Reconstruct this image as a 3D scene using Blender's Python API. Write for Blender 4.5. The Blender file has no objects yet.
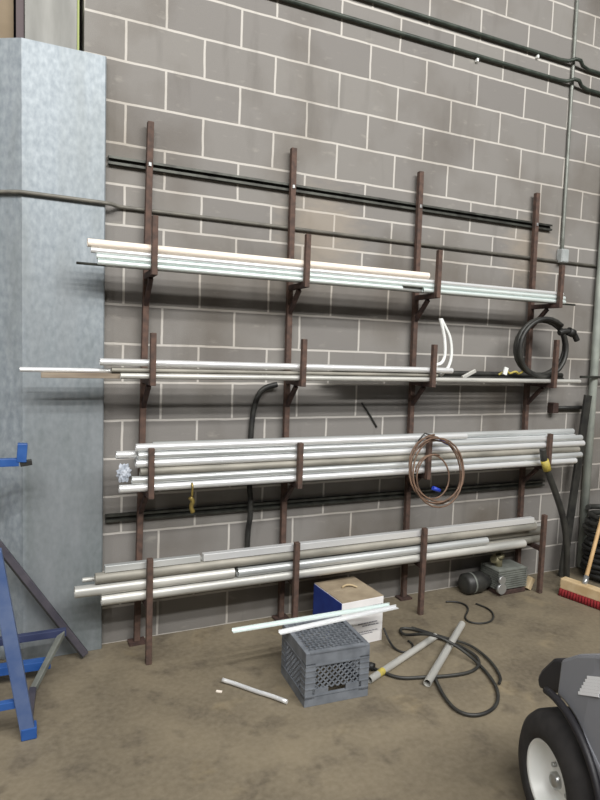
import bpy, bmesh, math, random
from mathutils import Vector, Matrix, Euler
random.seed(7)
S = bpy.context.scene
COL = S.collection
R = math.radians

# ------------------------------------------------------------------ materials
def lin(c):
    return tuple(((x/255)/12.92 if x/255 <= .04045 else ((x/255+.055)/1.055)**2.4) for x in c) + (1,)

def mat(name, rgb, rough=.6, metal=0., rgb2=None, scale=8., stretch=(1, 1, 1), bump=0., detail=6., spec=.5, contrast=(.35, .65)):
    m = bpy.data.materials.new(name); m.use_nodes = True
    nt = m.node_tree; b = nt.nodes['Principled BSDF']
    b.inputs['Roughness'].default_value = rough
    b.inputs['Metallic'].default_value = metal
    b.inputs['Specular IOR Level'].default_value = spec
    b.inputs['Base Color'].default_value = lin(rgb)
    if rgb2:
        tc = nt.nodes.new('ShaderNodeTexCoord'); mp = nt.nodes.new('ShaderNodeMapping')
        mp.inputs['Scale'].default_value = stretch
        nz = nt.nodes.new('ShaderNodeTexNoise'); nz.inputs['Scale'].default_value = scale; nz.inputs['Detail'].default_value = detail
        cr = nt.nodes.new('ShaderNodeValToRGB')
        cr.color_ramp.elements[0].position = contrast[0]; cr.color_ramp.elements[1].position = contrast[1]
        cr.color_ramp.elements[0].color = lin(rgb); cr.color_ramp.elements[1].color = lin(rgb2)
        L = nt.links.new
        L(tc.outputs['Object'], mp.inputs['Vector']); L(mp.outputs[0], nz.inputs['Vector'])
        L(nz.outputs['Fac'], cr.inputs[0]); L(cr.outputs[0], b.inputs['Base Color'])
        if bump:
            bp = nt.nodes.new('ShaderNodeBump'); bp.inputs['Strength'].default_value = bump; bp.inputs['Distance'].default_value = .005
            L(nz.outputs['Fac'], bp.inputs['Height']); L(bp.outputs[0], b.inputs['Normal'])
    return m

def mix(nt, fac, a, b, mode='MIX'):
    n = nt.nodes.new('ShaderNodeMix'); n.data_type = 'RGBA'; n.blend_type = mode
    def put(sock, v):
        if hasattr(v, 'is_linked') or isinstance(v, bpy.types.NodeSocket): nt.links.new(v, sock)
        else: sock.default_value = v
    put(n.inputs[0], fac); put(n.inputs[6], a); put(n.inputs[7], b)
    return n.outputs[2]

def ramp(nt, v, p0, p1, c0=(0, 0, 0, 1), c1=(1, 1, 1, 1)):
    n = nt.nodes.new('ShaderNodeValToRGB')
    n.color_ramp.elements[0].position = p0; n.color_ramp.elements[1].position = p1
    n.color_ramp.elements[0].color = c0; n.color_ramp.elements[1].color = c1
    nt.links.new(v, n.inputs[0]); return n.outputs[0]

def noise(nt, vec, scale, detail=5, stretch=None):
    if stretch:
        mp = nt.nodes.new('ShaderNodeMapping'); mp.inputs['Scale'].default_value = stretch
        nt.links.new(vec, mp.inputs['Vector']); vec = mp.outputs[0]
    n = nt.nodes.new('ShaderNodeTexNoise'); n.inputs['Scale'].default_value = scale; n.inputs['Detail'].default_value = detail
    nt.links.new(vec, n.inputs['Vector']); return n.outputs['Fac']

def block_mat():
    m = bpy.data.materials.new('concrete_block'); m.use_nodes = True
    nt = m.node_tree; b = nt.nodes['Principled BSDF']; L = nt.links.new
    tc = nt.nodes.new('ShaderNodeTexCoord'); sep = nt.nodes.new('ShaderNodeSeparateXYZ'); com = nt.nodes.new('ShaderNodeCombineXYZ')
    L(tc.outputs['Object'], sep.inputs[0]); L(sep.outputs[0], com.inputs[0]); L(sep.outputs[2], com.inputs[1])
    # slight waviness of the joints
    nz = nt.nodes.new('ShaderNodeTexNoise'); nz.inputs['Scale'].default_value = 7; L(com.outputs[0], nz.inputs['Vector'])
    sub = nt.nodes.new('ShaderNodeVectorMath'); sub.operation = 'SUBTRACT'; L(nz.outputs['Color'], sub.inputs[0]); sub.inputs[1].default_value = (.5, .5, .5)
    sc = nt.nodes.new('ShaderNodeVectorMath'); sc.operation = 'SCALE'; L(sub.outputs[0], sc.inputs[0]); sc.inputs['Scale'].default_value = .008
    ad = nt.nodes.new('ShaderNodeVectorMath'); ad.operation = 'ADD'; L(com.outputs[0], ad.inputs[0]); L(sc.outputs[0], ad.inputs[1])
    br = nt.nodes.new('ShaderNodeTexBrick'); L(ad.outputs[0], br.inputs['Vector'])
    br.inputs['Scale'].default_value = 1; br.inputs['Brick Width'].default_value = .4064; br.inputs['Row Height'].default_value = .2032
    br.inputs['Mortar Size'].default_value = .0078; br.inputs['Mortar Smooth'].default_value = .45; br.inputs['Bias'].default_value = 0
    br.inputs['Color1'].default_value = lin((134, 131, 127)); br.inputs['Color2'].default_value = lin((125, 122, 119)); br.inputs['Mortar'].default_value = lin((190, 186, 180))
    obj = tc.outputs['Object']
    speck = noise(nt, obj, 260, 3)
    c = mix(nt, ramp(nt, speck, .25, .75), br.outputs['Color'], (1.12, 1.12, 1.12, 1), 'MULTIPLY')
    c = mix(nt, .55, c, br.outputs['Color'])
    big = noise(nt, obj, 1.3, 6)
    c = mix(nt, ramp(nt, big, .48, .75), c, mix(nt, 1., c, lin((196, 188, 178)), 'MULTIPLY'))
    smear = noise(nt, obj, 9, 5, (1, 1, 2.5))
    c = mix(nt, ramp(nt, smear, .62, .8, (0, 0, 0, 1), (.5, .5, .5, 1)), c, lin((164, 160, 152)))
    drip = noise(nt, obj, 5, 6, (1.6, 1, .35))
    c = mix(nt, ramp(nt, drip, .58, .76, (0, 0, 0, 1), (.4, .4, .4, 1)), c, lin((96, 93, 89)))
    # tan washes left on two patches of wall
    for px, pz, pr in ((1.14, 2.33, .30), (2.78, 2.36, .26)):
        dn = nt.nodes.new('ShaderNodeVectorMath'); dn.operation = 'DISTANCE'; L(obj, dn.inputs[0]); dn.inputs[1].default_value = (px, 0, pz)
        an = nt.nodes.new('ShaderNodeMath'); an.operation = 'MULTIPLY_ADD'; L(smear, an.inputs[0]); an.inputs[1].default_value = .35; L(dn.outputs['Value'], an.inputs[2])
        c = mix(nt, ramp(nt, an.outputs[0], pr, pr+.2, (.4, .4, .4, 1), (0, 0, 0, 1)), c, lin((168, 156, 140)))
    L(c, b.inputs['Base Color']); b.inputs['Roughness'].default_value = .92; b.inputs['Specular IOR Level'].default_value = .2
    inv = nt.nodes.new('ShaderNodeMath'); inv.operation = 'MULTIPLY_ADD'; L(br.outputs['Fac'], inv.inputs[0]); inv.inputs[1].default_value = -1.; L(speck, inv.inputs[2])
    bp = nt.nodes.new('ShaderNodeBump'); bp.inputs['Strength'].default_value = .5; bp.inputs['Distance'].default_value = .004
    L(inv.outputs[0], bp.inputs['Height']); L(bp.outputs[0], b.inputs['Normal'])
    return m

def floor_mat():
    m = bpy.data.materials.new('stained_concrete'); m.use_nodes = True
    nt = m.node_tree; b = nt.nodes['Principled BSDF']; L = nt.links.new
    obj = nt.nodes.new('ShaderNodeTexCoord').outputs['Object']
    a = noise(nt, obj, 2.2, 8); s = noise(nt, obj, 1.1, 6, (1, 2.2, 1)); f = noise(nt, obj, 40, 4); d = noise(nt, obj, 3.3, 7)
    c = mix(nt, ramp(nt, a, .3, .72), lin((98, 90, 76)), lin((127, 117, 98)))
    c = mix(nt, ramp(nt, s, .56, .72, (0, 0, 0, 1), (.75, .75, .75, 1)), c, lin((78, 71, 62)))
    c = mix(nt, ramp(nt, d, .6, .72, (0, 0, 0, 1), (.6, .6, .6, 1)), c, lin((150, 136, 108)))
    sp = noise(nt, obj, 6.5, 9); c = mix(nt, ramp(nt, sp, .54, .66, (0, 0, 0, 1), (.55, .55, .55, 1)), c, lin((76, 69, 60)))
    c = mix(nt, ramp(nt, f, .3, .8, (0, 0, 0, 1), (.35, .35, .35, 1)), c, lin((150, 140, 122)))
    L(c, b.inputs['Base Color'])
    L(ramp(nt, s, .3, .8, (.62, .62, .62, 1), (.42, .42, .42, 1)), b.inputs['Roughness'])
    b.inputs['Specular IOR Level'].default_value = .3
    bp = nt.nodes.new('ShaderNodeBump'); bp.inputs['Strength'].default_value = .15; bp.inputs['Distance'].default_value = .004
    L(f, bp.inputs['Height']); L(bp.outputs[0], b.inputs['Normal'])
    return m

def sheet_mat():
    m = bpy.data.materials.new('galvanized_sheet'); m.use_nodes = True
    nt = m.node_tree; b = nt.nodes['Principled BSDF']; L = nt.links.new
    tc = nt.nodes.new('ShaderNodeTexCoord'); obj = tc.outputs['Object']
    a = noise(nt, obj, 42, 7, (1, 1, .6)); st = noise(nt, obj, 7, 6, (1, 1, .18)); big = noise(nt, obj, 2.2, 5)
    c = mix(nt, ramp(nt, a, .3, .7), lin((130, 139, 146)), lin((158, 166, 172)))
    c = mix(nt, ramp(nt, st, .5, .72, (0, 0, 0, 1), (.5, .5, .5, 1)), c, lin((126, 132, 132)))
    # handled, grimy lower half (dirt of the sheet itself)
    sep = nt.nodes.new('ShaderNodeSeparateXYZ'); L(obj, sep.inputs[0])
    ma = nt.nodes.new('ShaderNodeMath'); ma.operation = 'MULTIPLY_ADD'; L(big, ma.inputs[0]); ma.inputs[1].default_value = 1.5
    L(sep.outputs[2], ma.inputs[2])
    mr = nt.nodes.new('ShaderNodeMapRange'); L(ma.outputs[0], mr.inputs[0])
    mr.inputs[1].default_value = 1.7; mr.inputs[2].default_value = 3.1; mr.inputs[3].default_value = .62; mr.inputs[4].default_value = 0
    # grime masked off the left flank: light from the left put into its colour
    gx = nt.nodes.new('ShaderNodeMapRange'); L(sep.outputs[0], gx.inputs[0])
    gx.inputs[1].default_value = -.50; gx.inputs[2].default_value = -.46
    gm = nt.nodes.new('ShaderNodeMath'); gm.operation = 'MULTIPLY'; L(mr.outputs[0], gm.inputs[0]); L(gx.outputs[0], gm.inputs[1])
    c = mix(nt, gm.outputs[0], c, mix(nt, ramp(nt, st, .4, .65), lin((100, 106, 104)), lin((134, 138, 142))))
    L(c, b.inputs['Base Color']); b.inputs['Metallic'].default_value = .25; b.inputs['Roughness'].default_value = .55
    return m

M = {}
M['block'] = block_mat(); M['floor'] = floor_mat(); M['sheet'] = sheet_mat()
M['rust'] = mat('rusty_steel', (74, 60, 54), .8, .1, (98, 76, 66), 30, bump=.3)
M['dark_rust'] = mat('dark_bracket_steel', (58, 46, 44), .75, .2, (84, 64, 58), 25, bump=.3)
M['rail'] = mat('dark_strut', (52, 52, 48), .5, .4, (84, 86, 80), 14)
M['galv'] = mat('galvanized_pipe', (184, 188, 188), .34, .5, (226, 229, 229), 9, (.15, 1, 1))
M['bright'] = mat('bright_zinc', (222, 224, 226), .3, .45, (244, 245, 245), 7, (.12, 1, 1))
M['dull'] = mat('dull_pipe', (128, 126, 118), .6, .25, (164, 160, 150), 12, (.3, 1, 1))
M['tube'] = mat('grey_conduit', (170, 170, 166), .42, .3, (206, 205, 199), 10, (.2, 1, 1))
M['cream'] = mat('cream_plastic', (233, 219, 203), .5, 0, (244, 234, 222), 6, (.2, 1, 1))
M['white'] = mat('white_plastic', (226, 229, 226), .4, 0, (240, 242, 240), 6)
M['aqua'] = mat('pale_aluminium', (208, 220, 218), .35, .35, (232, 240, 238), 8, (.1, 1, 1))
M['brown'] = mat('brown_bar', (110, 96, 82), .7, .1, (160, 148, 132), 14, (.2, 1, 1))
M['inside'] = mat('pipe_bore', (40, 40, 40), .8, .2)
M['black'] = mat('black_rubber', (26, 26, 26), .55, 0, (40, 40, 38), 20)
M['hose'] = mat('black_hose', (34, 34, 34), .5, 0, (58, 58, 54), 12)
M['cable'] = mat('dark_green_cable', (40, 48, 42), .5, 0, (62, 70, 62), 18)
M['cond'] = mat('painted_conduit', (112, 114, 108), .5, .3, (136, 140, 134), 12)
M['oldcond'] = mat('dusty_conduit', (106, 104, 98), .6, .3, (128, 125, 116), 12)
M['spout'] = mat('grey_green_pipe', (146, 152, 146), .5, .1, (168, 174, 166), 9)
M['boxgrey'] = mat('grey_box_paint', (156, 162, 162), .5, .1, (176, 180, 180), 20)
M['crate'] = mat('grey_crate_plastic', (98, 103, 110), .5, 0, (116, 121, 128), 18)
M['blue'] = mat('blue_paint', (30, 74, 140), .45, 0, (50, 92, 156), 10)
M['blueworn'] = mat('worn_blue_paint', (66, 88, 132), .5, 0, (92, 108, 142), 9)
M['navy'] = mat('dark_blue_paint', (44, 52, 84), .5, 0, (58, 66, 98), 9)
M['darkplate'] = mat('dark_steel_plate', (74, 72, 82), .5, .3, (96, 92, 100), 9)
M['cardboard'] = mat('dusty_cardboard', (134, 120, 100), .85, 0, (160, 146, 124), 9)
M['boxwhite'] = mat('white_card', (226, 224, 224), .7, 0, (238, 236, 236), 9)
M['boxblue'] = mat('blue_card', (30, 52, 128), .6, 0, (40, 66, 146), 9)
M['ink'] = mat('grey_ink', (130, 130, 138), .7)
M['copper'] = mat('copper_brown_wire', (98, 78, 64), .6, .1, (124, 98, 80), 20)
M['bluetape'] = mat('blue_tape', (36, 64, 176), .5)
M['yellowtape'] = mat('yellow_tape', (196, 178, 80), .6, 0, (160, 148, 80), 30)
M['brass'] = mat('brass', (170, 150, 84), .4, .6, (120, 104, 60), 40)
M['wood'] = mat('bare_wood', (196, 160, 112), .6, 0, (216, 182, 136), 10, (1, 1, .2))
M['broomwood'] = mat('pale_broom_wood', (206, 184, 148), .65, 0, (190, 164, 124), 14)
M['bristle'] = mat('red_bristles', (112, 24, 28), .9, 0, (140, 34, 38), 60, (1, 1, .2), bump=.6)
M['motor'] = mat('grey_motor_paint', (104, 107, 102), .55, .2, (126, 130, 124), 15)
M['silver'] = mat('silver_fitting', (180, 182, 182), .3, .7)
M['moss'] = mat('tarnished_fitting', (112, 108, 86), .5, .4, (138, 132, 104), 20)
M['cart'] = mat('grey_cart_body', (122, 124, 130), .32, 0, (128, 130, 136), 5)
M['bumper'] = mat('black_bumper', (34, 33, 38), .5, 0)
M['tyre'] = mat('tyre_rubber', (40, 39, 40), .8, 0, (52, 50, 50), 20)
M['rim'] = mat('white_rim', (236, 238, 236), .35, 0)
M['decal'] = mat('decal_white', (236, 238, 242), .25)
M['column'] = mat('raw_column', (128, 128, 124), .7, .1, (152, 152, 148), 10, (1, 1, .2))
M['colside'] = mat('column_side', (92, 82, 84), .8)
M['brownwall'] = mat('brown_wall', (120, 106, 86), .9, 0, (140, 126, 106), 4)
M['edge'] = mat('yellow_green_edge', (150, 160, 96), .6)
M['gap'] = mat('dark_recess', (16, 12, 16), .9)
M['plastic'] = mat('crumpled_plastic', (150, 158, 170), .4, 0, (196, 202, 212), 40, bump=.5)
M['card2'] = mat('tan_offcut', (172, 152, 118), .8, 0, (188, 170, 138), 10)

# ------------------------------------------------------------------ mesh helpers
class MB:
    def __init__(s): s.bm = bmesh.new()
    def box(s, c, d, rot=None, bev=0.):
        r = bmesh.ops.create_cube(s.bm, size=1.)
        mtx = Matrix.Translation(c) @ (rot.to_matrix().to_4x4() if isinstance(rot, Euler) else (rot or Matrix())) @ Matrix.Diagonal((*d, 1))
        bmesh.ops.transform(s.bm, matrix=mtx, verts=r['verts'])
        if bev:
            es = list({e for v in r['verts'] for e in v.link_edges})
            bmesh.ops.bevel(s.bm, geom=es, offset=bev, segments=2, affect='EDGES', profile=.5)
        return s
    def bar(s, a, b, w, h=None, up=(0, 0, 1), bev=0.):
        a = Vector(a); b = Vector(b); d = b-a; z = d.normalized(); u = Vector(up)
        x = u.cross(z)
        if x.length < 1e-4: x = Vector((1, 0, 0)).cross(z)
        x.normalize(); y = z.cross(x)
        m = Matrix((x, y, z)).transposed().to_4x4()
        return s.box((a+b)/2, (w, h or w, d.length), m, bev)
    def tube(s, pts, r, n=10, closed=False, smooth_sub=0, r_end=None):
        P = [Vector(p) for p in pts]
        for _ in range(smooth_sub):
            Q = []
            k = len(P)
            rng = range(k) if closed else range(k-1)
            if not closed: Q.append(P[0])
            for i in rng:
                p, q = P[i], P[(i+1) % k]
                Q += [p*.75+q*.25, p*.25+q*.75]
            if not closed: Q.append(P[-1])
            P = Q
        k = len(P); rings = []; prev = None
        for i, p in enumerate(P):
            t = (P[(i+1) % k]-P[i-1]) if closed else (P[min(i+1, k-1)]-P[max(i-1, 0)])
            t.normalize()
            if prev is None:
                x = Vector((0, 0, 1)).cross(t)
                if x.length < .1: x = Vector((1, 0, 0)).cross(t)
            else: x = prev-t*prev.dot(t)
            x.normalize(); prev = x; y = t.cross(x)
            rr = r if r_end is None else r+(r_end-r)*i/(k-1)
            rings.append([s.bm.verts.new(p+(x*math.cos(2*math.pi*j/n)+y*math.sin(2*math.pi*j/n))*rr) for j in range(n)])
        for i in range(k if closed else k-1):
            a, b = rings[i], rings[(i+1) % k]
            for j in range(n):
                f = s.bm.faces.new((a[j], a[(j+1) % n], b[(j+1) % n], b[j])); f.smooth = True
        if not closed:
            s.bm.faces.new(rings[0][::-1]); s.bm.faces.new(rings[-1])
        return s
    def lathe(s, prof, mtx, n=40):   # prof: (axial, radius)
        rings = []
        for a, r in prof:
            if r < 1e-5: rings.append([s.bm.verts.new(mtx @ Vector((a, 0, 0)))]*n)
            else: rings.append([s.bm.verts.new(mtx @ Vector((a, r*math.cos(2*math.pi*j/n), r*math.sin(2*math.pi*j/n)))) for j in range(n)])
        for a, b in zip(rings, rings[1:]):
            for j in range(n):
                vs = []
                for v in (a[j], a[(j+1) % n], b[(j+1) % n], b[j]):
                    if v not in vs: vs.append(v)
                if len(vs) > 2:
                    f = s.bm.faces.new(vs); f.smooth = True
        return s
    def prism(s, poly, axis, a, b, bev=0.):   # poly 2D, extruded along axis from a to b
        def P(q, t): return {'x': (t, q[0], q[1]), 'y': (q[0], t, q[1]), 'z': (q[0], q[1], t)}[axis]
        A = [s.bm.verts.new(P(q, a)) for q in poly]; B = [s.bm.verts.new(P(q, b)) for q in poly]
        n = len(poly); s.bm.faces.new(A); s.bm.faces.new(B[::-1])
        for i in range(n): s.bm.faces.new((A[i], B[i], B[(i+1) % n], A[(i+1) % n]))
        if bev:
            bmesh.ops.recalc_face_normals(s.bm, faces=s.bm.faces[:])
            es = list({e for v in A+B for e in v.link_edges})
            bmesh.ops.bevel(s.bm, geom=es, offset=bev, segments=2, affect='EDGES', profile=.5)
        return s
    def build(s, name, m, parent=None):
        bmesh.ops.recalc_face_normals(s.bm, faces=s.bm.faces[:])
        me = bpy.data.meshes.new(name); s.bm.to_mesh(me); s.bm.free()
        o = bpy.data.objects.new(name, me); COL.objects.link(o); me.materials.append(m)
        if parent: o.parent = parent
        return o

def tag(o, label, cat, group=None):
    o['label'] = label; o['category'] = cat
    if group: o['group'] = group
    return o
def empty(name, loc, label, cat, group=None, rz=0):
    o = bpy.data.objects.new(name, None); COL.objects.link(o); o.empty_display_size = .1
    o.location = loc; o.rotation_euler = (0, 0, rz)
    return tag(o, label, cat, group)
def struct(o): o['kind'] = 'structure'; return o

# ------------------------------------------------------------------ setting
def wall(name, x0, x1, y0, y1, z0, z1, m):
    o = MB().box(((x0+x1)/2, (y0+y1)/2, (z0+z1)/2), (x1-x0, y1-y0, z1-z0)).build(name, m); return struct(o)
wall('floor', -5, 8, -9, .3, -.1, 0, M['floor'])
wall('wall_back', -.2, 8, 0, .2, 0, 5.2, M['block'])
wall('wall_left', -5, -.515, .085, .25, 0, 5.2, M['brownwall'])
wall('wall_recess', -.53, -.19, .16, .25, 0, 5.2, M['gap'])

col = empty('steel_column', (-.35, .05, 0), 'grey steel building column rising above the galvanized cladding at the left', 'column'); col['kind'] = 'structure'
def child(o, parent):
    o.parent = parent; o.matrix_parent_inverse = Matrix.Translation(parent.location).inverted() if parent.rotation_euler.z == 0 else parent.matrix_basis.inverted()
    return o
def P(mb, name, m, parent):      # part built in world coordinates
    o = mb.build(name, m); return child(o, parent)
P(MB().box((-.349, .045, 2.6), (.236, .05, 5.2), bev=.004), 'flange', M['column'], col)
P(MB().box((-.487, .06, 2.6), (.034, .05, 5.2)), 'column_side', M['colside'], col)
P(MB().box((-.2265, .045, 2.6), (.009, .056, 5.2)), 'edge_strip', M['edge'], col)

# galvanized cladding folded round the column
cl = MB()
outer = [(-.72, .084), (-.62, .035), (-.482, -.05), (-.106, -.05), (-.1, -.044), (-.1, -.001)]
inner = [(-.103, -.001), (-.103, -.043), (-.107, -.047), (-.481, -.047), (-.618, .038), (-.717, .084)]
cl.prism(outer+inner, 'z', 0.001, 3.03)
tag(cl.build('column_cladding', M['sheet']), 'tall galvanized sheet cladding folded around the column left of the rack', 'cladding')

# ------------------------------------------------------------------ pipe rack
PX = [(.119, .083), (.921, .938), (1.792, 1.826), (2.768, 2.82)]
FX = [.099, .914, 1.783, 2.784]
ARM = [(1.993, 2.245), (1.456, 1.685), (.889, 1.115), (.323, .553)]
rack = empty('pipe_rack', (1.45, 0, 0), 'rusty brown steel pipe rack of four posts and four tiers bolted to block wall', 'rack')
for i, (xt, xb) in enumerate(PX):
    xf = FX[i]; px = lambda z: xb+(xt-xb)*z/2.76
    P(MB().bar((px(0), -.043, .012), (px(2.76), -.043, 2.76), .032, .032, up=(0, 1, 0), bev=.003), 'post', M['rust'], rack)
    P(MB().box((px(0), -.045, .006), (.09, .07, .012)), 'base_plate', M['dark_rust'], rack)
    for k, (zt, zu) in enumerate(ARM):
        P(MB().bar((px(zt), -.045, zt-.015), (xf, -.302, zt-.015), .03, .03, bev=.002), 'arm', M['dark_rust'], rack)
        if k < 3:
            lip = zu if not (k == 1 and i == 3) else 1.75
            P(MB().box((xf, -.291, (zt-.03+lip)/2), (.028, .03, lip-zt+.03), bev=.003), 'upright', M['rust'], rack)
            mid = px(zt)+(xf-px(zt))*.55
            P(MB().bar((mid, -.19, zt-.035), (px(zt-.16), -.05, zt-.16), .022, .022), 'brace', M['dark_rust'], rack)
        else:
            P(MB().box((xf, -.291, zu/2), (.03, .03, zu), bev=.003), 'front_leg', M['rust'], rack)
    P(MB().box((px(2.545), -.0615, 2.545), (.016, .008, .022), bev=.003), 'bolt', M['silver'], rack)
for z, x0, x1 in ((2.548, -.084, 2.95), (.70, -.084, 3.05)):
    rl = MB()
    rl.box(((x0+x1)/2, -.003, z), (x1-x0, .005, .041))
    for s in (-1, 1): rl.box(((x0+x1)/2, -.0135, z+s*.019), (x1-x0, .024, .004)); rl.box(((x0+x1)/2, -.0245, z+s*.0145), (x1-x0, .003, .012))
    P(rl, 'wall_rail', M['rail'], rack)

# ------------------------------------------------------------------ pipes
def pipe_mesh(x0, x1, y, z, r, n=16):
    mb = MB(); h = (x1-x0)/2; ri = r*.84; dp = min(.12, h*.5)
    mb.lathe([(-h+dp, 0), (-h+dp, ri), (-h, ri), (-h, r), (h, r), (h, ri), (h-dp, ri), (h-dp, 0)], Matrix(), n)
    return mb
def pipe(name, x0, x1, y, z, r, m, label, cat='pipe', group=None, shape='round', tilt=0.):
    mb = pipe_mesh(x0, x1, y, z, r) if shape == 'round' else None
    if shape == 'square':
        mb = MB().box((0, 0, 0), (x1-x0, 2*r, 2*r), bev=r*.15)
    if z > 1.98: z -= .012
    o = mb.build(name, M[m]); o.location = ((x0+x1)/2, y, z)
    if shape == 'round':
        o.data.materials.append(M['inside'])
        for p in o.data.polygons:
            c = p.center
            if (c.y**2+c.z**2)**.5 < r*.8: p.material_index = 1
        for e in o.data.polygons: e.use_smooth = True
        md = o.modifiers.new('split', 'EDGE_SPLIT'); md.split_angle = R(40)
    return tag(o, label, cat, group)

G1 = 'pipes on the top rack tier'; G2 = 'pipes on the second rack tier'; G3 = 'pipes on the third rack tier'; G4 = 'pipes on the bottom rack tier'
# --- tier 1 (arm top 2.005)
pipe('conduit', -.158, 1.55, -.258, 2.0185, .013, 'aqua', 'pale conduit at the bottom of the top tier stack, left-hand length', 'conduit', G1)
pipe('conduit', 1.70, 2.865, -.258, 2.0185, .013, 'aqua', 'pale conduit at the bottom of the top tier stack, right-hand length', 'conduit', G1)
pipe('conduit', -.165, 2.86, -.258, 2.0448, .013, 'aqua', 'long pale conduit second from bottom of the top tier stack', 'conduit', G1)
pipe('conduit', -.19, 2.84, -.258, 2.0711, .013, 'bright', 'long pale conduit lying directly under the cream pipe on the top tier', 'conduit', G1)
pipe('plastic_pipe', -.205, 1.735, -.256, 2.1041, .0195, 'cream', 'cream coloured pipe lying uppermost on the top tier', 'pipe')
for z, a, b in ((2.0185, -.12, 2.80), (2.0448, -.10, 2.84), (2.0711, -.14, 2.70)):
    pipe('conduit', a, b, -.2305, z, .013, 'galv', 'conduit behind the front conduits in the stack on the top tier', 'conduit', G1)
mb = MB().tube([(-.25, -.208, 2.0), (3.02, -.208, 2.0)], .0065, 8)
tag(mb.build('steel_rod', M['rail']), 'thin dark steel rod poking out past both ends of the top tier', 'rod')
# --- tier 2 (arm top 1.456)
pipe('conduit', -.05, 3.06, -.2595, 1.4706, .0144, 'tube', 'grey-white conduit at the front edge of the second tier, reaching furthest right', 'conduit', G2)
pipe('metal_channel', -.405, 3.0, -.2275, 1.4686, .0125, 'brown', 'brown flat-faced bar jutting left over the cladding on the second tier', 'bar', None, 'square')
pipe('conduit', -.09, 1.85, -.2425, 1.4985, .0125, 'dull', 'dull conduit sandwiched between two white conduits on the second tier', 'conduit', G2)
pipe('conduit', -.495, .2, -.2175, 1.4925, .0115, 'bright', 'thin bright conduit reaching furthest left across the cladding on the second tier', 'conduit', G2)
o = pipe('conduit', -.146, 1.95, -.2565, 1.5325, .0172, 'bright', 'bright white conduit uppermost at the front of the second tier', 'conduit', G2)
o.rotation_euler = (0, R(.25), 0)
for i, (y, z, a, b) in enumerate(((-.09, 1.474, 1.15, 3.08), (-.128, 1.474, 1.25, 3.02), (-.109, 1.5055, 1.2, 3.05))):
    mb = MB().tube([(a, y, z), (a+.5, y, z), (b-.4, y, z), (b, y, z)], .0178, 10)
    tag(mb.build('black_pipe', M['hose']), ['black pipe lying against the wall on the second tier, nearest the wall', 'black pipe on the second tier, the nearer one of the lower pair', 'black pipe lying on top of two others on the second tier'][i], 'pipe', 'black pipes at the back of the second tier')
# --- tier 3 (arm top .889)
T3 = [(-.05, 3.08, 'bright'), (.01, 3.13, 'galv'), (.05, 3.10, 'dull'), (.03, 3.145, 'bright'), (.04, 3.12, 'galv'), (.028, 2.09, 'bright')]
D3 = ['bright galvanized pipe at the bottom of the front stack on the third tier', 'galvanized pipe second from bottom of the front stack on the third tier',
      'dull grey pipe third from bottom of the front stack on the third tier', 'bright galvanized pipe fourth from bottom in the third tier stack',
      'galvanized pipe right under the topmost pipe of the third tier stack', 'bright galvanized pipe topping the third tier, stopping short near the wire coil']
for k, (a, b, m) in enumerate(T3):
    z = .9098+k*.0408
    pipe('galvanized_pipe', a, b, -.2545, z, .0202, m, D3[k], 'pipe', G3)
pipe('galvanized_pipe', -.06, 3.10, -.2135, .9098+4*.0408, .0202, 'bright', 'galvanized pipe whose bright left end sticks out furthest on the third tier', 'pipe', G3)
for k in range(4):
    pipe('galvanized_pipe', .06+random.uniform(-.03, .03), 3.06+random.uniform(-.04, .04), -.2135, .9098+k*.0408, .0202, 'galv', 'galvanized pipe hidden behind the front stack on the third tier', 'pipe', G3)
pipe('galvanized_pipe', .12, 3.08, -.2135, .9098+5*.0408, .0202, 'galv', 'galvanized pipe just behind the topmost front pipe on the third tier', 'pipe', G3)
for k in range(5):
    pipe('galvanized_pipe', .09+random.uniform(-.03, .03), 3.0+random.uniform(-.06, .06), -.1725, .9098+k*.0408, .0202, 'galv', 'galvanized pipe hidden behind the front stack on the third tier', 'pipe', G3)
# --- tier 4 (arm top .323)
pipe('large_pipe', -.13, 2.655, -.2465, .3515, .028, 'tube', 'large grey pipe lowest at the front of the bottom tier', 'pipe', G4)
pipe('large_pipe', -.255, .56, -.2465, .4087, .029, 'tube', 'large pipe second from bottom of the bottom tier, reaching furthest left', 'pipe', G4)
pipe('large_pipe', .58, 2.32, -.2495, .4055, .0257, 'galv', 'pale pipe second from bottom of the bottom tier, right of its left-hand neighbour', 'pipe', G4)
pipe('large_pipe', -.16, 2.74, -.2475, .4655, .0275, 'dull', 'dull weathered pipe third from bottom of the bottom tier', 'pipe', G4)
pipe('metal_channel', -.115, .37, -.246, .5105, .0172, 'galv', 'silver square channel on top of the bottom tier, left-hand length', 'channel', G4, 'square')
pipe('metal_channel', .385, 2.72, -.246, .5125, .0192, 'bright', 'silver square channel on top of the bottom tier, right-hand length', 'channel', G4, 'square')
pipe('conduit', -.215, 1.6, -.2055, .4495, .0115, 'tube', 'thin conduit with its end poking out above the furthest left pipe of bottom tier', 'conduit', G4)
pipe('large_pipe', -.06, 2.86, -.19, .3515, .028, 'dull', 'large pipe hidden behind the front pipes of the bottom tier', 'pipe', G4)
pipe('large_pipe', .0, 2.80, -.1335, .3515, .028, 'dull', 'large pipe hidden behind the front pipes of the bottom tier', 'pipe', G4)
pipe('large_pipe', .05, 2.90, -.187, .408, .028, 'dull', 'dull large pipe in second layer at back of the bottom tier', 'pipe', G4)
pipe('large_pipe', .1, 2.95, -.1303, .408, .028, 'tube', 'grey large pipe nearest the wall on the bottom tier, ending furthest right', 'pipe', G4)
pipe('large_pipe', .0, 2.83, -.160, .4552, .0265, 'tube', 'grey large pipe crowning the back of the bottom tier pile', 'pipe', G4)

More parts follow.
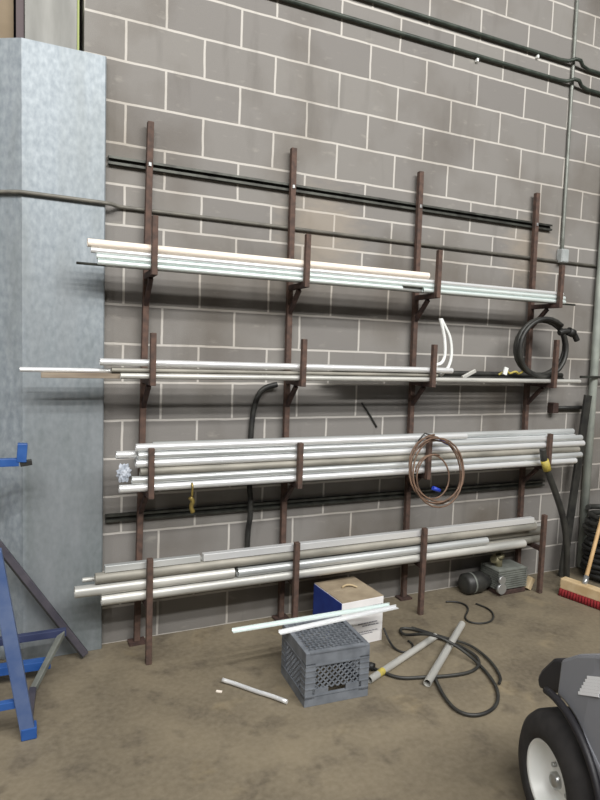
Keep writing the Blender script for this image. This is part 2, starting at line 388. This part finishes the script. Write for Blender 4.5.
# ------------------------------------------------------------------ wall conduits and cables
mb = MB().tube([(-.73, .068, 2.325), (-.63, .022, 2.325), (-.49, -.064, 2.325), (-.43, -.064, 2.325), (-.12, -.064, 2.323), (-.075, -.058, 2.323), (-.03, -.014, 2.323), (.05, -.0125, 2.323), (3.9, -.0125, 2.323)], .0098, 10)
tag(mb.build('wall_conduit', M['oldcond']), 'thin horizontal conduit crossing the cladding and the wall above the top tier', 'conduit')
for i, (z, x0, bump, lab) in enumerate(((3.69, .4, -.055, 'upper one of two dark green cables crossing the top of the wall'), (3.555, .4, -.055, 'lower one of two dark green cables crossing the top of the wall'))):
    t = tag(MB().tube([(x0, -.02, z), (2.0, -.02, z), (2.93, -.02, z-.002), (2.99, -.03, z), (3.03, -.056, z+.012), (3.075, -.056, z+.012), (3.13, -.03, z-.004), (3.2, -.02, z-.012), (5.5, -.02, z-.012)], .0125, 10).build('wall_cable', M['cable']), lab, 'cable', 'dark green wall cables')
    xc = (2.72, 2.208)[i]
    P(MB().box((xc, -.012, z-.024), (.015, .022, .022), bev=.003), 'cable_clip', M['white'], t)
cv = tag(MB().tube([(3.04, -.015, 5.15), (3.05, -.015, 3.8), (3.068, -.015, 2.5), (3.072, -.015, 2.38)], .0125, 10).build('vertical_conduit', M['cond']), 'thin vertical grey conduit running down the wall at upper right', 'conduit')
jb = tag(MB().box((3.066, -.0275, 2.36), (.068, .05, .095), bev=.005).build('junction_box', M['boxgrey']), 'small light grey junction box at the foot of the vertical conduit', 'junction box')
P(MB().box((3.066, -.0545, 2.36), (.06, .004, .085), bev=.002), 'cover_plate', M['boxgrey'], jb)
tag(MB().tube([(3.43, -.045, 5.1), (3.45, -.045, 2.0), (3.47, -.045, .02)], .03, 14).build('downpipe', M['spout']), 'grey-green vertical pipe against the wall at the right edge', 'pipe')
db = tag(MB().tube([(3.10, -.035, 1.262), (3.39, -.035, 1.262)], .014, 10).build('stub_conduit', M['hose']), 'short dark horizontal conduit on the wall right of the third tier', 'conduit')
P(MB().box((3.075, -.03, 1.262), (.055, .055, .075), bev=.004), 'end_box', M['dark_rust'], db)
fb = tag(MB().box((3.55, -.0815, 1.495), (.56, .012, .018), bev=.002).build('flat_bar', M['rail']), 'dark flat bar sticking out horizontally in front of the grey-green pipe', 'bar')
P(MB().box((3.8, -.0385, 1.495), (.03, .075, .03)), 'wall_bracket', M['rail'], fb)
tag(MB().tube([(.87, -.035, 1.42), (.79, -.022, 1.40), (.749, -.022, 1.34), (.727, -.022, 1.242), (.719, -.022, 1.097), (.716, -.03, .82), (.717, -.06, .76), (.717, -.06, .64), (.717, -.03, .58), (.717, -.022, .43)], .016, 10, smooth_sub=2).build('hanging_hose', M['hose']), 'black hose bent over and hanging down the wall below the second tier', 'hose')
tag(MB().tube([(1.461, -.006, 1.305), (1.515, -.008, 1.241), (1.579, -.006, 1.151)], .006, 8, smooth_sub=1).build('loose_wire', M['hose']), 'short black wire stuck on the wall between second and third tiers', 'wire')

# ------------------------------------------------------------------ things on the tiers
def coil(cx, cy, cz, Rr, turns, r, plane='xz', drift=(0, .012, 0), wob=.02, n=26, a0=0., squash=1.):
    pts = []
    for k in range(int(turns*n)+1):
        a = a0+2*math.pi*k/n; t = k/n
        rr = Rr*(1+wob*math.sin(a*1.37+t*2.1))
        u, v = rr*math.cos(a), rr*math.sin(a)*squash
        d = [drift[i]*t for i in range(3)]
        if plane == 'xz': pts.append((cx+u+d[0], cy+d[1], cz+v+d[2]))
        else: pts.append((cx+u+d[0], cy+v+d[1], cz+d[2]))
    return pts
bc = empty('cable_coil', (2.74, -.2, 1.50), 'thick black cable coil standing on the right end of the second tier', 'cable coil')
P(MB().tube(coil(2.715, -.258, 1.693, .222, 3.1, .019, drift=(.012, .026, 0), wob=.04, a0=.9, squash=.86), .0145, 9), 'cable', M['hose'], bc)
P(MB().tube([(2.86, -.235, 1.80), (2.90, -.24, 1.815), (2.955, -.243, 1.812), (3.0, -.243, 1.79), (3.025, -.243, 1.755)], .02, 9, smooth_sub=1), 'cable_end', M['black'], bc)
P(MB().tube([(2.935, -.243, 1.815), (2.985, -.243, 1.80)], .029, 10), 'plug', M['black'], bc)

for i, (pts, lab) in enumerate((([(1.835, -.238, 1.562), (1.885, -.238, 1.57), (1.908, -.238, 1.62), (1.898, -.238, 1.72), (1.872, -.238, 1.80), (1.855, -.238, 1.845)], 'left one of two curved white tubes standing up on the second tier'),
                                ([(1.905, -.205, 1.4945), (1.962, -.205, 1.54), (1.985, -.205, 1.62), (1.968, -.205, 1.73), (1.92, -.205, 1.80), (1.888, -.205, 1.845)], 'right one of two curved white tubes standing up on the second tier'))):
    tag(MB().tube(pts, .0105, 10, smooth_sub=2).build('curved_tube', M['white']), lab, 'tube', 'curved white tubes')
tag(MB().box((2.10, -.2385, 1.508), (.11, .016, .022), Euler((0, R(-25), 0)), bev=.002).build('white_offcut', M['tube']), 'pale metal offcut leaning on the second tier right of the curved tubes', 'offcut')
wt = tag(MB().tube([(2.38, -.2, 1.505), (2.43, -.22, 1.54), (2.47, -.2, 1.51), (2.50, -.23, 1.535), (2.55, -.2, 1.51), (2.58, -.21, 1.53)], .007, 8, smooth_sub=2).build('wire_scraps', M['yellowtape']), 'tangle of yellowish wire scraps on the second tier beside the black coil', 'wire')
P(MB().box((2.405, -.235, 1.532), (.03, .012, .05), Euler((0, .3, 0)), bev=.002), 'white_tag', M['white'], wt)

wc = empty('wire_coil', (1.78, -.32, 1.11), 'brown wire coil with blue tape hanging on the third tier upright', 'wire coil')
def tilt(pts, y0, zc, sl): return [(x, y0+(y-y0)+sl*(z-zc), z) for x, y, z in pts]
P(MB().tube(tilt(coil(1.785, -.318, .938, .19, 4.15, .006, drift=(-.003, -.012, -.003), wob=.07, a0=1.5), -.318, 1.13, .22), .0052, 7), 'wire', M['copper'], wc)
P(MB().tube([(1.70, -.29, 1.10), (1.75, -.285, 1.145), (1.84, -.30, 1.118)], .005, 7), 'loop_end', M['hose'], wc)
P(MB().tube([(1.83, -.338, 1.112), (1.885, -.342, 1.085)], .012, 8), 'tape', M['bluetape'], wc)
P(MB().tube([(1.75, -.392, .83), (1.80, -.392, .81)], .013, 8), 'tape', M['bluetape'], wc)
P(MB().tube(tilt(coil(1.745, -.385, .90, .125, 1.3, .006, drift=(0, .004, 0), wob=.06, a0=1.2), -.385, 1.0, .1), .005, 7), 'inner_loop', M['copper'], wc)

bt = MB().tube([(.31, -.279, .925), (.313, -.283, .90), (.31, -.283, .84)], .006, 8)
bt.tube([(.30, -.283, .85), (.318, -.283, .83), (.304, -.283, .80), (.318, -.283, .77)], .012, 8, smooth_sub=1)
tag(bt.build('brass_hook', M['brass']), 'small brass hook hanging off the third tier near the left post', 'hook')
cp = MB(); bmesh.ops.create_icosphere(cp.bm, subdivisions=3, radius=1.)
for v in cp.bm.verts:
    v.co *= 1+.35*math.sin(v.co.x*7+v.co.z*5)*math.sin(v.co.y*6+v.co.z*9)
    v.co = Vector((v.co.x*.03, v.co.y*.016, v.co.z*.042))
o = cp.build('crumpled_plastic', M['plastic']); o.location = (-.025, -.232, .985)
tag(o, 'crumpled bluish plastic wrap at the left ends of the third tier pipes', 'plastic')

hh = empty('black_hose', (3.08, -.2, .02), 'thick black hose hanging from the third tier down beside the right post', 'hose')
P(MB().tube([(2.68, -.332, 1.02), (2.70, -.332, .93), (2.745, -.332, .855), (2.835, -.332, .698), (2.92, -.332, .53), (2.975, -.33, .33), (3.03, -.30, .03)], .022, 10, smooth_sub=2), 'hose', M['hose'], hh)
P(MB().tube([(2.702, -.332, .945), (2.735, -.332, .875)], .0275, 10), 'tape_wrap', M['yellowtape'], hh)

# ------------------------------------------------------------------ floor things
# inverted milk crate
cr = empty('milk_crate', (.850, -.785, 0), 'grey plastic milk crate upside down on the floor under the aluminium strips', 'crate', rz=R(-3.5))
H = .258; W = .325; D = .32
def Q(mb, name, m, parent):
    o = mb.build(name, m); o.parent = parent; return o
def lattice(mb, axis, fixed, u0, u1, v0, v1, th, pitch=.034, wd=.007):
    # diagonal bars clipped to the rectangle
    L = (u1-u0); Hh = (v1-v0)
    for sgn in (1, -1):
        k = -Hh
        while k < L:
            pts = []
            ua, va, ub, vb = u0+k, v0, u0+k+Hh, v1
            if ua < u0: va += (u0-ua); ua = u0
            if ub > u1: vb -= (ub-u1); ub = u1
            if ub-ua > .012:
                if sgn < 0: va, vb = v0+v1-va, v0+v1-vb
                f = {'y': lambda u, v: (u, fixed, v), 'x': lambda u, v: (fixed, u, v), 'z': lambda u, v: (u, v, fixed)}[axis]
                up = {'y': (0, 1, 0), 'x': (1, 0, 0), 'z': (0, 0, 1)}[axis]
                mb.bar(f(ua, va), f(ub, vb), wd, th, up=up)
            k += pitch
    return mb
w2, d2 = W/2, D/2
# top (the crate's base, uppermost)
tp = MB()
for s in (-1, 1):
    tp.box((s*(w2-.011), 0, H-.006), (.022, D, .012), bev=.003); tp.box((0, s*(d2-.011), H-.006), (W-.044, .022, .012))
lattice(tp, 'z', H-.006, -w2+.02, w2-.02, -d2+.02, d2-.02, .009, .044, .0085)
Q(tp, 'base_grid', M['crate'], cr)
for s in (-1, 1):
    a = MB()
    a.box((0, s*(d2-.005), H-.035), (W, .010, .055)); a.box((0, s*(d2-.005), .022), (W, .010, .042))
    a.box((0, s*(d2-.005), .050), (W, .014, .007)); a.box((0, s*(d2-.005), H-.064), (W, .014, .007))
    for q in (-1, 1):
        a.box((q*(w2-.025), s*(d2-.005), .12), (.05, .010, .17))
        for zz in (.085, .115, .145, .172): a.box((q*(w2-.025), s*(d2-.003), zz), (.05, .012, .006))
    lattice(a, 'y', s*(d2-.006), -w2+.045, w2-.045, .078, H-.062, .007, .030, .006)
    a.box((-.085, s*(d2-.005), .066), (.08, .010, .028)); a.box((.085, s*(d2-.005), .066), (.08, .010, .028)); 
    Q(a, 'side_wall', M['crate'], cr)
    a = MB()
    a.box((s*(w2-.005), 0, H-.035), (.010, D-.02, .055)); a.box((s*(w2-.005), 0, .022), (.010, D-.02, .042))
    a.box((s*(w2-.005), 0, .050), (.014, D-.02, .007)); a.box((s*(w2-.005), 0, H-.064), (.014, D-.02, .007))
    for q in (-1, 1):
        a.box((s*(w2-.005), q*(d2-.03), .12), (.010, .045, .17))
        for zz in (.085, .115, .145, .172): a.box((s*(w2-.003), q*(d2-.03), zz), (.012, .045, .006))
    lattice(a, 'x', s*(w2-.006), -d2+.05, d2-.05, .055, H-.062, .007, .030, .006)
    Q(a, 'side_wall', M['crate'], cr)

# cardboard box
bx = empty('cardboard_box', (1.225, -.345, 0), 'blue and white cardboard box on the floor behind the crate', 'box', rz=R(3.))
bw, bd, bh = .275, .315, .258
Q(MB().box((0, 0, bh/2), (bw, bd, bh), bev=.002), 'carton', M['boxwhite'], bx)
Q(MB().box((-bw/2-.001, 0, bh/2), (.003, bd-.004, bh-.004)), 'blue_side', M['boxblue'], bx)
for s in (-1, 1):
    Q(MB().box((0, s*(bd/4+.0015), bh+.002), (bw-.002, bd/2-.004, .004), bev=.001), 'flap', M['cardboard'], bx)
hb = MB().tube([(-.03, .02, bh+.009), (.0, .03, bh+.016), (.03, .02, bh+.017), (.055, -.01, bh+.009)], .006, 8, smooth_sub=2)
Q(hb, 'carry_strap', M['card2'], bx)
y = -bd/2-.001
for zz, xa, xb, hh_ in ((.215, -.11, .12, .006), (.198, -.02, .12, .005), (.12, -.03, .10, .006), (.105, .0, .11, .006), (.072, -.02, .10, .004), (.06, -.02, .06, .004)):
    pr = MB(); x = xa
    while x < xb:
        ww = random.uniform(.008, .02); pr.box((x+ww/2, y, zz), (ww, .001, hh_)); pr.box((x+ww+.002, y, zz-.002), (.006, .001, .0012)); x += ww+.004
    Q(pr, 'printed_line', M['ink'], bx)

# aluminium strips across crate and box
def angle_strip(name, a, b, label, m):
    a = Vector(a); b = Vector(b); mb = MB(); w = .026
    d = (b-a); L = d.length
    mb.box((0, 0, .0015), (L, w, .003)); mb.box((0, w/2-.0015, .009), (L, .003, .012))
    o = mb.build(name, M[m]); o.location = (a+b)/2; o.rotation_euler = (0, 0, math.atan2(d.y, d.x))
    return tag(o, label, 'strip', 'aluminium strips on the crate')
angle_strip('aluminium_strip', (.434, -.618, .2585), (1.33, -.626, .2585), 'rear aluminium strip laid on the crate, sticking out further left', 'aqua')
angle_strip('aluminium_strip', (.64, -.715, .2585), (1.352, -.659, .2585), 'front aluminium strip laid on the crate, crossing its top lattice', 'bright')

tag(MB().tube([(.395, -.60, .016), (.44, -.645, .013), (.521, -.755, .012), (.56, -.80, .013), (.616, -.88, .013)], .0105, 10, smooth_sub=1).build('metal_stick', M['bright']), 'short bent metal stick lying on the floor left of the crate', 'stick')
def floor_pipe(a, b, r, m, label, label_x=None):
    a = Vector(a); b = Vector(b); L = (b-a).length
    o = pipe_mesh(-L/2, L/2, 0, 0, r).build('floor_pipe', M[m]); o.location = (a+b)/2
    o.rotation_euler = (b-a).to_track_quat('X', 'Z').to_euler()
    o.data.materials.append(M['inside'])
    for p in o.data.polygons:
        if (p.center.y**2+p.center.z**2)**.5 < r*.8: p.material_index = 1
        p.use_smooth = True
    md = o.modifiers.new('split', 'EDGE_SPLIT'); md.split_angle = R(40)
    tag(o, label, 'pipe', 'grey pipes on the floor'); return o, L
fa, L = floor_pipe((1.065, -.865, .0185), (1.665, -.60, .0185), .0175, 'tube', 'grey pipe on the floor with a yellow sticker near its crate end')
o = MB().lathe([(-L/2+.075, .0181), (-L/2+.12, .0181)], Matrix(), 20).build('yellow_sticker', M['yellowtape']); o.parent = fa
fb, L = floor_pipe((1.315, -.998, .0215), (1.875, -.575, .0465), .0195, 'tube', 'grey pipe on the floor crossing the cable, its open dark end nearest the camera')

main = [(1.144, -.761), (1.167, -.801), (1.218, -.90), (1.331, -.93), (1.451, -.967), (1.591, -.985), (1.688, -.948), (1.74, -.872), (1.735, -.784), (1.70, -.66), (1.64, -.53), (1.593, -.45), (1.53, -.43), (1.50, -.52), (1.541, -.662), (1.597, -.732), (1.665, -.816), (1.699, -.916), (1.668, -1.046), (1.606, -1.177), (1.513, -1.266), (1.416, -1.295), (1.341, -1.281), (1.307, -1.219), (1.327, -1.114), (1.372, -1.001), (1.417, -.908)]
fz = lambda x, y: .014
mp = []
for i, (x, y) in enumerate(main):
    z = .013
    if i in (3, 4): z = .014
    mp.append((x, y, z))
# lift where the cable runs over the two pipes
for i in (8, 9, 10): mp[i] = (mp[i][0], mp[i][1], .016)
for i in (14, 15): mp[i] = (mp[i][0], mp[i][1], .085)
mp[16] = (mp[16][0], mp[16][1], .05)
mp[26] = (mp[26][0], mp[26][1], .013)
cable = empty('floor_cable', (1.5, -.9, 0), 'thick black cable looped on the floor around the two grey pipes', 'cable')
P(MB().tube(mp, .0082, 8, smooth_sub=3), 'cable', M['hose'], cable)
P(MB().tube([(1.125, -.735, .02), (1.15, -.77, .02)], .02, 10), 'plug', M['black'], cable)
second = [(1.60, -.46, .02), (1.66, -.56, .02), (1.72, -.66, .02), (1.785, -.75, .02), (1.79, -.87, .013), (1.76, -.98, .013), (1.71, -1.08, .013), (1.66, -1.12, .014)]
P(MB().tube(second, .0075, 8, smooth_sub=3), 'cable_loop', M['hose'], cable)
tag(MB().tube([(1.372, -.507, .075), (1.378, -.56, .02), (1.372, -.63, .008), (1.399, -.68, .0065), (1.46, -.665, .0065), (1.50, -.62, .0065), (1.50, -.57, .0065)], .006, 8, smooth_sub=2).build('thin_cord', M['black']), 'thin black cord trailing across the floor from the white box side', 'cord')
tag(MB().tube([(2.051, -.203, .008), (2.121, -.228, .008), (2.146, -.288, .008), (2.112, -.357, .008), (2.003, -.441, .008), (1.991, -.511, .008), (2.058, -.55, .008), (2.146, -.539, .008), (2.224, -.461, .008), (2.245, -.373, .008), (2.22, -.298, .008)], .0055, 8, smooth_sub=3).build('small_cord', M['hose']), 'small black cord loop on the floor in front of the motor', 'cord')

# pump motor under the rack
mo = empty('electric_motor', (2.58, -.16, 0), 'grey finned electric motor with black drum on the floor beneath the rack', 'motor')
fm = MB().box((2.585, -.15, .105), (.25, .17, .15), bev=.015)
for k in range(9): fm.box((2.585, -.15, .045+k*.0155), (.262, .182, .006))
P(fm, 'motor_housing', M['motor'], mo)
P(MB().box((2.585, -.15, .016), (.24, .18, .03), bev=.004), 'foot', M['dark_rust'], mo)
P(MB().lathe([(-.075, 0), (-.075, .055), (-.06, .07), (.07, .07), (.09, .055), (.14, .045), (.14, 0)], Matrix.Translation((2.325, -.13, .072)), 28), 'drum', M['hose'], mo)
P(MB().lathe([(-.004, .0705), (-.004, .0715), (.01, .0715), (.01, .0705)], Matrix.Translation((2.31, -.13, .072)), 28), 'drum_band', M['motor'], mo)
P(MB().tube([(2.475, -.235, .055), (2.475, -.262, .055)], .036, 16), 'shaft_fitting', M['silver'], mo)
P(MB().tube([(2.475, -.24, .115), (2.475, -.26, .115)], .028, 14), 'fitting', M['silver'], mo)
P(MB().tube([(2.52, -.16, .17), (2.52, -.16, .215), (2.47, -.165, .235)], .028, 12), 'inlet_fitting', M['moss'], mo)
P(MB().lathe([(-.012, .02), (-.012, .038), (.012, .038), (.012, .02)], Matrix.Translation((2.52, -.16, .25)) @ Euler((0, R(75), 0)).to_matrix().to_4x4(), 20), 'flange_ring', M['moss'], mo)
ow = MB().box((0, 0, 0), (.042, .04, .085), bev=.003).build('tan_offcut', M['card2']); ow.location = (2.805, -.225 , .058); ow.rotation_euler = (0, R(32), R(8))
ow.location = (2.757, -.222, .0475); tag(ow, 'tan wood offcut on the floor between the motor and the right rack leg', 'offcut')

# broom
br = empty('push_broom', (2.953, -.525, 0), 'push broom with pale wood head and red bristles at the right edge', 'broom')
hd = Vector((.22, -.975, 0)).normalized(); ang = math.atan2(hd.y, hd.x)
Q_rot = Euler((0, 0, ang))
ctr = Vector((2.953, -.53, 0))
P(MB().box(ctr+Vector((0, 0, .086)), (.34, .07, .074), Q_rot, bev=.008), 'broom_head', M['broomwood'], br)
bs = MB()
nrm = Vector((-hd.y, hd.x, 0))
for i in range(17):
    for j in range(4):
        p = ctr+hd*((i-8)*.0198)+nrm*((j-1.5)*.018)
        q = p+hd*((i-8)*.0006)+nrm*((j-1.5)*.006)
        bs.tube([(p.x, p.y, .052), (q.x, q.y, .002)], .0115, 6)
P(bs, 'bristles', M['bristle'], br)
h0 = Vector((2.963, -.505, .122)); hdir = (Vector((3.263, -.35, .454))-h0).normalized(); h1 = h0+hdir*1.44
P(MB().tube([h0, h1], .0135, 12), 'handle', M['wood'], br)
P(MB().tube([h0-hdir*.012, h0+hdir*.055], .018, 12), 'ferrule', M['silver'], br)

# dark clutter in the right corner
pl = MB().bar((3.20, -.11, .004), (3.355, -.09, 1.36), .065, .022, up=(0, 1, 0), bev=.002)
tag(pl.build('dark_plank', M['hose']), 'dark plank leaning upright against the wall right of the rack', 'plank')
hcA = coil(3.47, -.265, .024, .15, 6.5, .02, plane='xy', drift=(0, 0, .039), wob=.07, n=24)
tag(MB().tube(hcA, .0185, 8).build('hose_coil', M['black']), 'coil of black hose lying lowest in the pile behind the broom', 'hose coil', 'black hose coils')
hcB = coil(3.465, -.26, .325, .145, 4.2, .02, plane='xy', drift=(.004, 0, .045), wob=.1, n=24, a0=1)
tag(MB().tube(hcB, .02, 8).build('hose_coil', M['hose']), 'coil of dark grey hose topping the pile behind the broom', 'hose coil', 'black hose coils')

# ------------------------------------------------------------------ blue stand and leaning plate at left
bs = empty('blue_stand', (-.8, -.45, 0), 'blue steel stand with slanted legs cut off by the left edge', 'stand')
P(MB().bar((-.468, -.70, .0), (-.592, -.70, .80), .055, .05, up=(0, 1, 0), bev=.004), 'leg', M['blueworn'], bs)
P(MB().box((-.468, -.70, .025), (.06, .056, .05), bev=.004), 'foot_cap', M['blue'], bs)
P(MB().bar((-1.35, -.70, .0), (-1.23, -.70, .80), .055, .05, up=(0, 1, 0), bev=.004), 'leg', M['blueworn'], bs)
P(MB().bar((-1.34, -.70, .155), (-.492, -.70, .155), .03, .03, bev=.002), 'cross_bar', M['blue'], bs)
P(MB().bar((-.445, -.36, .012), (-.303, -.20, .20), .028, .022, bev=.002), 'strut', M['motor'], bs)
P(MB().bar((-1.3, -.2, .20), (-.29, -.2, .195), .03, .035, bev=.002), 'rear_bar', M['navy'], bs)
P(MB().bar((-1.3, -.26, .105), (-.365, -.26, .08), .05, .04, bev=.002), 'middle_bar', M['blue'], bs)
P(MB().bar((-1.33, -.70, .03), (-1.2, -.2, .2), .03, .03), 'side_bar', M['blueworn'], bs)
P(MB().bar((-.472, -.68, .03), (-.445, -.36, .015), .03, .025), 'side_bar', M['darkplate'], bs)
P(MB().bar((-1.25, -.45, .77), (-.57, -.70, .77), .04, .04), 'top_bar', M['blueworn'], bs)
P(MB().bar((-1.25, -.20, .0), (-1.1, -.28, 1.30), .055, .055), 'mast', M['blue'], bs)
P(MB().bar((-1.12, -.28, 1.075), (-.50, -.28, 1.072), .035, .035, bev=.002), 'arm', M['blue'], bs)
P(MB().box((-.487, -.28, 1.115), (.042, .04, .085), Euler((0, R(4), 0)), bev=.003), 'arm_stop', M['blue'], bs)
P(MB().box((-.470, -.28, 1.066), (.05, .03, .024), Euler((0, R(-8), 0)), bev=.002), 'end_cap', M['black'], bs)
pe = empty('steel_plate', (-.215, -.115, 0), 'narrow dark steel bar slanting down to the floor in front of the cladding foot', 'bar')
P(MB().bar((-.19, -.115, .02), (-.853, -.115, 1.056), .032, .03, up=(0, 1, 0), bev=.002), 'bar_face', M['darkplate'], pe)
P(MB().bar((-.205, -.117, .010), (-.868, -.117, 1.046), .008, .036, up=(0, 1, 0)), 'black_edge', M['black'], pe)

# ------------------------------------------------------------------ cart at lower right
PSI = -.297
ct = empty('utility_cart', (1.09, -1.93, 0), 'grey utility cart with black bumper in the lower right corner', 'cart', rz=PSI)
arch = [(.285*math.cos(R(a)), .22+.285*math.sin(R(a))) for a in range(84, 196, 8)]
outl = [(.03, .505), (.055, .615), (-.02, .672), (-.1, .712), (-.35, .84), (-.6, .95), (-.66, .94), (-.66, .2), (-.29, .16)] + [a for a in arch[::-1]]
cb = MB().prism(outl, 'x', .03, 1.08, bev=.012)
for v in cb.bm.verts:
    t = max(0, min(1, (v.co.z-.45)/.35))
    if v.co.x < .5: v.co.x += .07*t
    else: v.co.x -= .07*t
cb_o = Q(cb, 'body', M['cart'], ct)
bp = MB().prism([(.036, .508), (.058, .612), (.12, .585), (.19, .505), (.215, .46), (.2, .428), (.12, .455)], 'x', .075, 1.035, bev=.012)
Q(bp, 'bumper', M['bumper'], ct)
lip = [( .290*math.cos(R(a)), .22+.290*math.sin(R(a))) for a in range(78, 200, 6)]
Q(MB().tube([(.022, a, b) for a, b in lip], .013, 8), 'fender_trim', M['bumper'], ct)
# decal: white slanted stripes on the body side
dc = MB()
for k in range(6):
    z = .592+k*.0125
    sx = .03+.07*max(0, min(1, (z-.45)/.35))-.002
    dc.box((sx, -.118-k*.004, z), (.003, .1, .0095), Euler((R(-26), R(10), 0)))
dq = Q(dc, 'decal', M['decal'], ct)
def wheel(cx, cy, sgn):
    mtx = Matrix.Translation((cx, cy, .22)) @ Matrix.Diagonal((sgn, 1, 1, 1))
    # axial 0 = outer face
    t = Q(MB().lathe([(.02, .124), (.004, .129), (0, .15), (.006, .185), (.022, .208), (.045, .2185), (.10, .22), (.155, .2185), (.178, .208), (.194, .185), (.2, .15), (.18, .124)], mtx, 56), 'tyre', M['tyre'], ct)
    r = Q(MB().lathe([(.012, .128), (.006, .124), (.014, .117), (.045, .112), (.068, .095), (.072, .06), (.066, .04), (.05, .034), (.048, 0)], mtx, 48), 'rim', M['rim'], t)
    h = MB().lathe([(.03, 0), (.03, .018), (.036, .026), (.06, .028)], mtx, 20)
    for k in range(4):
        a = k*math.pi/2+.5; c = mtx @ Vector((.064, .05*math.cos(a), .05*math.sin(a)))
        h.tube([c-Vector((sgn*.01, 0, 0)), c+Vector((sgn*.01, 0, 0))], .008, 6)
    Q(h, 'hub_cap', M['silver'], r)
wheel(0, 0, 1); wheel(1.11, 0, -1); wheel(0, -1.62, 1); wheel(1.11, -1.62, -1)
Q(MB().tube([(.1, 0, .22), (1.0, 0, .22)], .025, 10), 'axle', M['bumper'], ct)
Q(MB().tube([(.1, -1.62, .22), (1.0, -1.62, .22)], .025, 10), 'axle', M['bumper'], ct)
Q(MB().box((.555, -.98, .25), (1.02, .74, .07), bev=.01), 'deck', M['bumper'], ct)
Q(MB().prism([(-1.2, .29), (-1.2, .58), (-1.9, .62), (-1.95, .52), (-1.9, .4)] + [(-1.62+.285*math.cos(R(a)), .22+.285*math.sin(R(a))) for a in range(140, 20, -10)], 'x', .03, 1.08, bev=.01), 'rear_body', M['cart'], ct)
Q(MB().box((.555, -1.42, .66), (.95, .42, .12), bev=.03), 'seat', M['bumper'], ct)
Q(MB().box((.555, -1.66, .86), (.95, .1, .36), Euler((R(12), 0, 0)), bev=.03), 'backrest', M['bumper'], ct)

# small litter
tag(MB().box((.357, -.669, .003), (.028, .012, .005), Euler((0, 0, -.6))).build('paper_scrap', M['cream']), 'tiny pale scrap on the floor left of the metal stick', 'scrap')

# ------------------------------------------------------------------ camera and light
cam = bpy.data.cameras.new('camera'); co = bpy.data.objects.new('camera', cam); COL.objects.link(co)
co.location = (-.509776, -3.333255, 1.639154); co.rotation_euler = (1.48539977, -.03514474, -.43119019)
cam.sensor_width = 36; cam.lens = 614.4757*36/800; cam.clip_start = .05
S.camera = co

def area(name, loc, size, energy, target, color=(1, .97, .93)):
    l = bpy.data.lights.new(name, 'AREA'); l.shape = 'RECTANGLE'; l.size, l.size_y = size; l.energy = energy; l.color = color
    o = bpy.data.objects.new(name, l); COL.objects.link(o); o.location = loc
    o.rotation_euler = (Vector(target)-Vector(loc)).to_track_quat('-Z', 'Y').to_euler()
    return o
for y, e in ((-4.5, 290), (-5.6, 330), (-6.8, 330)):
    area('ceiling_lamp', (.8, y, 5.7), (8, .25), e, (.8, -1.0, 0), (1, .985, .955))
area('ceiling_lamp_side', (-5.5, -4.5, 5.6), (.5, 5), 130, (-.5, -1, 1), (1, .98, .96))
w = bpy.data.worlds.new('warehouse'); S.world = w; w.use_nodes = True
w.node_tree.nodes['Background'].inputs[0].default_value = (.62, .64, .66, 1); w.node_tree.nodes['Background'].inputs[1].default_value = .085
S.view_settings.view_transform = 'Standard'; S.view_settings.look = 'None'; S.view_settings.gamma = 1; S.view_settings.use_curve_mapping = False
S.view_settings.exposure = -.14
